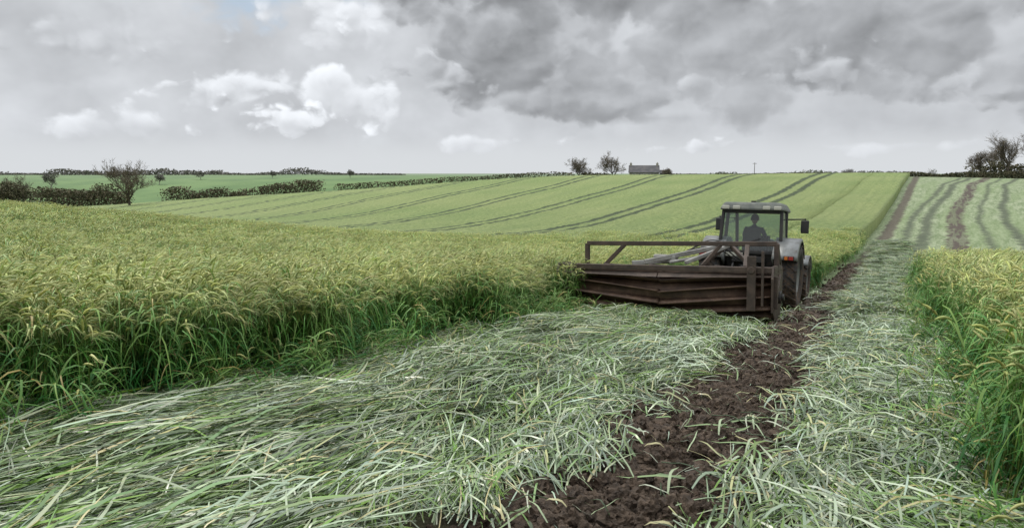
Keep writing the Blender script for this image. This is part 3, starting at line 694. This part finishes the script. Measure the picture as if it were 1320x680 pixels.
for (nm,px,Y,h,sd,sp,tw,tint) in [('bare_tree',176,178,13.5,3,1.0,.07,None),('bare_tree',743,238,9.5,5,.9,.08,None),('bare_tree',786,236,11.0,8,1.05,.09,None),('bare_tree',858,245,5.2,4,1.1,.09,None),
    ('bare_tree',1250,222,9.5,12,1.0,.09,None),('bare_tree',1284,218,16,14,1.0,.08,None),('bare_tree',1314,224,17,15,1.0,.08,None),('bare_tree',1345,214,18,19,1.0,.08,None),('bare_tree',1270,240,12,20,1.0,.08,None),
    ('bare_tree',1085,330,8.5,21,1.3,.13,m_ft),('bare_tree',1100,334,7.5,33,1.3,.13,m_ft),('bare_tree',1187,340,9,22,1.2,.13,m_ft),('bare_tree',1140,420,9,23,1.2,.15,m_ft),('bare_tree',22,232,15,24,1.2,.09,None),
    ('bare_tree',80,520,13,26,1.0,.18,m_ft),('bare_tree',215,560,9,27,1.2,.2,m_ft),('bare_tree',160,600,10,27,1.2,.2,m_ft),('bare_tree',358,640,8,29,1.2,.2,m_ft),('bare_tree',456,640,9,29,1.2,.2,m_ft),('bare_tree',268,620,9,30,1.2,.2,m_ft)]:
    x,y=at(px,Y); bare_tree(nm,x,y,h,sd,sp,1.6,tw,.12,tint)
def bushline(name,pts,hfun,w,dens,fs,mat,zoff=0):
    V=[];F=[]
    for (p0,p1) in zip(pts[:-1],pts[1:]):
        L=math.hypot(p1[0]-p0[0],p1[1]-p0[1]); k=int(L*dens)
        q=rng.uniform(0,1,k); xx=p0[0]+(p1[0]-p0[0])*q; yy=p0[1]+(p1[1]-p0[1])*q
        hh=np.array([hfun(a,b) for a,b in zip(xx,yy)])
        xx2=xx+rng.uniform(-1,1,k)*w*.5; yy2=yy+rng.uniform(-1,1,k)*w*.5; zz=H(xx2,yy2)+zoff+hh*np.abs(rng.uniform(0,1,k))**.75
        for a,b,c_,h_ in zip(xx2,yy2,zz,hh):
            if h_<=0: continue
            s_=fs*random.uniform(.5,1.3); u=Vector((random.gauss(0,1),random.gauss(0,1),random.gauss(0,1))).normalized(); v_=u.orthogonal().normalized(); w_=u.cross(v_); P0=Vector((a,b,c_)); n0=len(V)
            V.extend([tuple(P0-v_*s_-w_*s_*.4),tuple(P0+v_*s_*.8-w_*s_*.6),tuple(P0+v_*s_*.5+w_*s_*.9),tuple(P0-v_*s_*.7+w_*s_*.5)]); F.append((n0,n0+1,n0+2,n0+3))
    return mesh_obj(name,V,F,mat)
nz=lambda a,b,s: mn.noise(Vector((a*s,b*s,3)))
P_=lambda L: [at(px,Y) for px,Y in L]
bushline('hedge',P_([(438,208),(560,214),(660,220),(760,222),(900,222),(1000,222),(1150,222)]),lambda a,b:(3.0+.6*nz(a,b,.2)) if a<20 else (1.5+.3*nz(a,b,.3)),1.8,80,.22,m_hedge)
bushline('hedge',P_([(1150,219),(1240,219),(1330,214),(1400,214)]),lambda a,b:1.8+.8*nz(a,b,.1)+max(0,(a-148)*.06),2,80,.25,m_hedge)
bushline('hedge',P_([(222,214),(300,214),(328,213)]),lambda a,b:4.0+2.6*nz(a,b,.18)+.8*nz(a,b,.8),4,150,.27,m_hedge)
bushline('hedge',P_([(340,214),(418,212)]),lambda a,b:4.3+2.0*nz(a,b,.18)+.8*nz(a,b,.8),4,150,.27,m_hedge)
bushline('hedge',P_([(62,225),(110,222),(172,218)]),lambda a,b:7.0+4.2*nz(a,b,.15)+1*nz(a,b,.8),5,210,.3,m_hedge)
bushline('bush',P_([(-30,225),(0,226),(48,232)]),lambda a,b:9.5+4*nz(a,b,.14),7,300,.33,m_hedge)
bushline('hedge',P_([(-20,470),(140,470),(150,480)]),lambda a,b:3.6+1.4*nz(a,b,.1),3,35,.5,m_hedge)
bushline('bush',P_([(752,240),(782,240)]),lambda a,b:3.2+1.7*nz(a,b,.4),3,130,.3,m_hedge)
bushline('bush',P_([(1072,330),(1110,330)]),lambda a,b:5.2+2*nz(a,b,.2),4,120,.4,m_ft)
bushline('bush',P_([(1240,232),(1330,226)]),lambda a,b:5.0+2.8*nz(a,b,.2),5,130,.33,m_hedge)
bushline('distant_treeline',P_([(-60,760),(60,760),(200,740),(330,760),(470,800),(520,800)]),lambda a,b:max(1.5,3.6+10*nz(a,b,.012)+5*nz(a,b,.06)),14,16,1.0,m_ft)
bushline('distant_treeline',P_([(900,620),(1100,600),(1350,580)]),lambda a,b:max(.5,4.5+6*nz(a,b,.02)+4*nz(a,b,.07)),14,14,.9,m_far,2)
# ---- cottage
hx_,hy_=at(826,250); HO=empty('stone_cottage',(hx_,hy_,Hs(hx_,hy_)+1.2),(0,0,math.radians(-8)))
m_stone=vegmat('stone_wall',(.26,.24,.20),(.36,.34,.30)); m_slate=vegmat('slate_roof',(.07,.07,.075),(.11,.105,.105)); m_win=plain('dark_window',(.03,.035,.04),.2); m_frame=plain('white_frame',(.7,.7,.68),.5)
W_,D_,HH=5.2,3.0,2.7
v=[(-W_,-D_,-2),(W_,-D_,-2),(W_,D_,-2),(-W_,D_,-2),(-W_,-D_,HH),(W_,-D_,HH),(W_,D_,HH),(-W_,D_,HH),(-W_,0,HH+2.3),(W_,0,HH+2.3)]
mesh_obj('walls',v,[(0,1,5,4),(1,2,6,9,5),(2,3,7,6),(3,0,4,8,7)],m_stone,False,HO)
v=[(-W_-.25,-D_-.3,HH-.23),(W_+.25,-D_-.3,HH-.23),(W_+.25,0,HH+2.35),(-W_-.25,0,HH+2.35),(-W_-.25,D_+.3,HH-.23),(W_+.25,D_+.3,HH-.23)]
o=mesh_obj('roof',v,[(0,1,2,3),(3,2,5,4)],m_slate,False,HO); md=o.modifiers.new('s','SOLIDIFY'); md.thickness=.15
MB().box((-W_+.5,0,HH+2.5),(.8,.7,1.3)).box((W_-.5,0,HH+2.5),(.8,.7,1.3)).cyl((-W_+.5,0,HH+3.1),(-W_+.5,0,HH+3.5),.15,.12,8).cyl((W_-.5,0,HH+3.1),(W_-.5,0,HH+3.5),.15,.12,8).obj('chimneys',m_stone,HO)
b=MB(); b2=MB()
for xx in (-3.6,-1.5,1.8,3.8): b.box((xx,-D_-.02,1.5),(.9,.06,1.1)); b2.box((xx,-D_-.03,1.5),(1.05,.04,1.25))
b2.box((.2,-D_-.03,1.05),(1.0,.04,2.1)); b.box((.2,-D_-.02,1.0),(.8,.09,1.9)); b2.obj('frames',m_frame,HO); b.obj('windows_and_door',m_win,HO)
wx=7.5
MB().box((wx,.3,.5),(3.4,4.2,3.6)).hexa([(wx-1.9,-2.0,2.31),(wx+1.9,-2.0,2.31),(wx+1.9,2.6,2.31),(wx-1.9,2.6,2.31),(wx-1.9,.25,3.4),(wx+1.9,.25,3.4),(wx+1.9,.35,3.4),(wx-1.9,.35,3.4)]).obj('outbuilding',m_slate,HO)
x,y=at(965,240); UP=empty('utility_pole',(x,y,Hs(x,y))); MB().cyl((0,0,-.5),(0,0,6.2),.13,.09,8).box((0,0,5.8),(1.4,.1,.12)).obj('pole',m_bark,UP)

# ------------------------------------------------------------------ world
w=bpy.data.worlds.new('World'); scene.world=w; w.use_nodes=True; nt=w.node_tree; bg=nt.nodes['Background']; wo=nt.nodes['World Output']
try: w.cycles.sampling_method='MANUAL'; w.cycles.sample_map_resolution=256
except Exception: pass
tc=nt.nodes.new('ShaderNodeTexCoord'); dx,dy,dz=sep(nt,tc.outputs['Generated'])
A=dx._m('ARCTAN2',dy)*57.2958; El=dz.max(-1.0).min(1.0)._m('ARCSINE')*57.2958
def coords(ox=0,oy=0,k=1.0): return comb(nt,A*(.1*k)+ox,El*(.13*k)+oy)
wn=noise(nt,coords(),1.3,4,.55,0,'2D'); wm=noise(nt,coords(5.2,1.3),1.3,4,.55,0,'2D'); fine=noise(nt,coords(2,2),3.5,7,.58,0,'2D'); big=noise(nt,coords(3,7),.55,5,.5,0,'2D')
def lobes(ox,oy,sc):
    a=A*.1+ox+(wn-.5)*.28+(fine-.5)*.12; b=El*.13+oy+(wm-.5)*.28+(fine-.5)*.12
    v=comb(nt,a,b); v2=comb(nt,a-.035,b+.065)
    d1=voro(nt,v,sc,3.0); d2=voro(nt,v2,sc,1.5); d3=voro(nt,v,sc,1.5)
    return (.42-d1)*1.15+(fine-.5)*.45, (d2-d3)
LA,eA=lobes(0,0,1.7); LB,eB=lobes(7.3,2.1,2.5); LC,eC=lobes(3.1,9.7,1.1)
EM={id(LA):eA,id(LB):eB,id(LC):eC}
def blob(a,e,ra,re):
    u=(A-a)/ra; v=(El-e)/re; return 1.0-(u*u+v*v).sqrt()
TI=(.955,.99,1.04)
def grey(l): return comb(nt,l*TI[0],l*TI[1],l*TI[2])
back=mixc(nt,El.ss(0,4),(.70,.725,.75),grey(wn*.36+.45))
back=mixc(nt,(LC+.5).ss(.2,1.0)*.4,back,(.73,.765,.80))
sky=nt.nodes.new('ShaderNodeTexSky'); sky.sky_type='NISHITA'; sky.sun_disc=False; sky.sun_elevation=math.radians(48); sky.sun_rotation=math.radians(-50)
skc=nt.nodes.new('ShaderNodeVectorMath'); skc.operation='SCALE'; nt.links.new(sky.outputs[0],skc.inputs[0]); skc.inputs['Scale'].default_value=.12
col=mixc(nt,(blob(-20,13.0,12,3.6)+LB*.8).ss(.0,.8)*.65,back,(.46,.60,.76))
def layer(col,dens,e,re,L,amp,bright,dark,soft=.22,op=1.0):
    d=dens+L*amp
    m=d.ss(0,soft)*op
    sh=(d*.55+(e-El)*(.5/re)+.15-L*.2+(big-.5)*.6).ss(-.1,1.1)
    l=bright+(sh*(dark-bright))+EM[id(L)]*.50+(fine-.5)*.12
    return mixc(nt,m,col,grey(l.min(bright+.05).max(dark-.06)))
def bl(col,a,e,ra,re,L,bright,dark,soft=.25,amp=1.0,op=1.0): return layer(col,blob(a,e,ra,re),e,re,L,amp,bright,dark,soft,op)
col=bl(col,-31,9.5,14,3.0,LB,.76,.50,.8,1.0,.75)
col=bl(col,-14,10.8,8,5.0,LA,.88,.60,.5)
col=bl(col,-31,5.8,12,2.6,LC,.80,.52,.8,1.1,.75)
col=bl(col,-22,6.4,6.5,3.2,LB,.88,.60,.42)
col=bl(col,-13.5,6.8,7.5,4.8,LA,.98,.62,.34)
col=bl(col,-29,3.2,8,1.8,LA,.92,.60,.42)
col=bl(col,-18,3.8,7.5,2.6,LB,1.0,.64,.34)
# dark mass
dm=((A+9.0)/8.0+(El-6.5)*.12).min((El-2.8)/2.4).min(1.2)
dmd=dm+LC*1.4
dl=(eC*.40+eA*.18+(big-.5)*.85+.355+(fine-.5)*.14).max(.25).min(.56)
rim=1.0-dmd.ss(.05,.6)
col=mixc(nt,dmd.ss(-.05,.36),col,grey(dl+rim*.14))
col=bl(col,-3,11.5,8,3.6,LA,.55,.35,.7,1.1,.8)
col=bl(col,-6,7.6,6.5,3.4,LB,.66,.37,.5)
col=bl(col,7,9.8,10,2.6,LC,.47,.31,.9,1.2,.7)
col=bl(col,4,5.8,9,2.5,LA,.52,.32,.6,1.0,.85)
col=bl(col,32,10.8,12,2.8,LA,.45,.30,.9,1.1,.7)
col=bl(col,23,7.6,5.6,2.7,LB,.63,.37,.45,1.0,.9)
col=bl(col,15.3,6.9,4.5,2.2,LA,.67,.39,.40,1.0,.95)
col=bl(col,31,5.2,10,2.0,LB,.54,.35,.7,1.0,.8)
col=bl(col,12,4.3,14,1.5,LC,.41,.31,.9,.9,.7)
col=mixc(nt,(1.0-(El+(wn-.5)*2.2+(fine-.5)*.8).ss(.5,2.9))*.85,col,(.69,.715,.74))
col=bl(col,12,1.9,9,.9,LB,.86,.66,.5,1.0,.8)
col=bl(col,30,1.9,9,.9,LA,.82,.66,.5,1.0,.7)
col=bl(col,-3,2.3,8,1.1,LA,.88,.66,.5,1.0,.8)
nt.links.new(col,bg.inputs[0]); bg.inputs[1].default_value=1.0
bg2=nt.nodes.new('ShaderNodeBackground'); up=El.ss(14,60)*3.2+1.0
# upper overcast: brighter towards the zenith, plain so it evaluates quickly
oc=comb(nt,.51,.52,.53)
sc_=nt.nodes.new('ShaderNodeVectorMath'); sc_.operation='SCALE'; nt.links.new(oc,sc_.inputs[0]); nt.links.new(up.v,sc_.inputs['Scale'])
addv=mixc(nt,.08,sc_.outputs[0],skc.outputs[0])
nt.links.new(addv,bg2.inputs[0]); bg2.inputs[1].default_value=1.0
ms=nt.nodes.new('ShaderNodeMixShader'); fsel=El.ss(15,19).max(1.0-El.ss(-2,-1))
nt.links.new(fsel.v,ms.inputs[0]); nt.links.new(bg.outputs[0],ms.inputs[1]); nt.links.new(bg2.outputs[0],ms.inputs[2]); nt.links.new(ms.outputs[0],wo.inputs[0])
sl=bpy.data.lights.new('sun','SUN'); sl.energy=1.5; sl.angle=math.radians(10); sl.color=(1,.95,.86)
so=bpy.data.objects.new('sun',sl); scene.collection.objects.link(so)
az,el=math.radians(-50),math.radians(48); dv=Vector((math.sin(az)*math.cos(el),math.cos(az)*math.cos(el),math.sin(el))); so.rotation_euler=dv.to_track_quat('Z','Y').to_euler()
# ------------------------------------------------------------------ camera
cd=bpy.data.cameras.new('camera'); cd.sensor_width=36; cd.lens=24; cd.clip_end=6000; cd.clip_start=.05
co=bpy.data.objects.new('camera',cd); scene.collection.objects.link(co); co.location=(0,0,0); co.rotation_euler=(math.radians(90-7.64),0,0); scene.camera=co
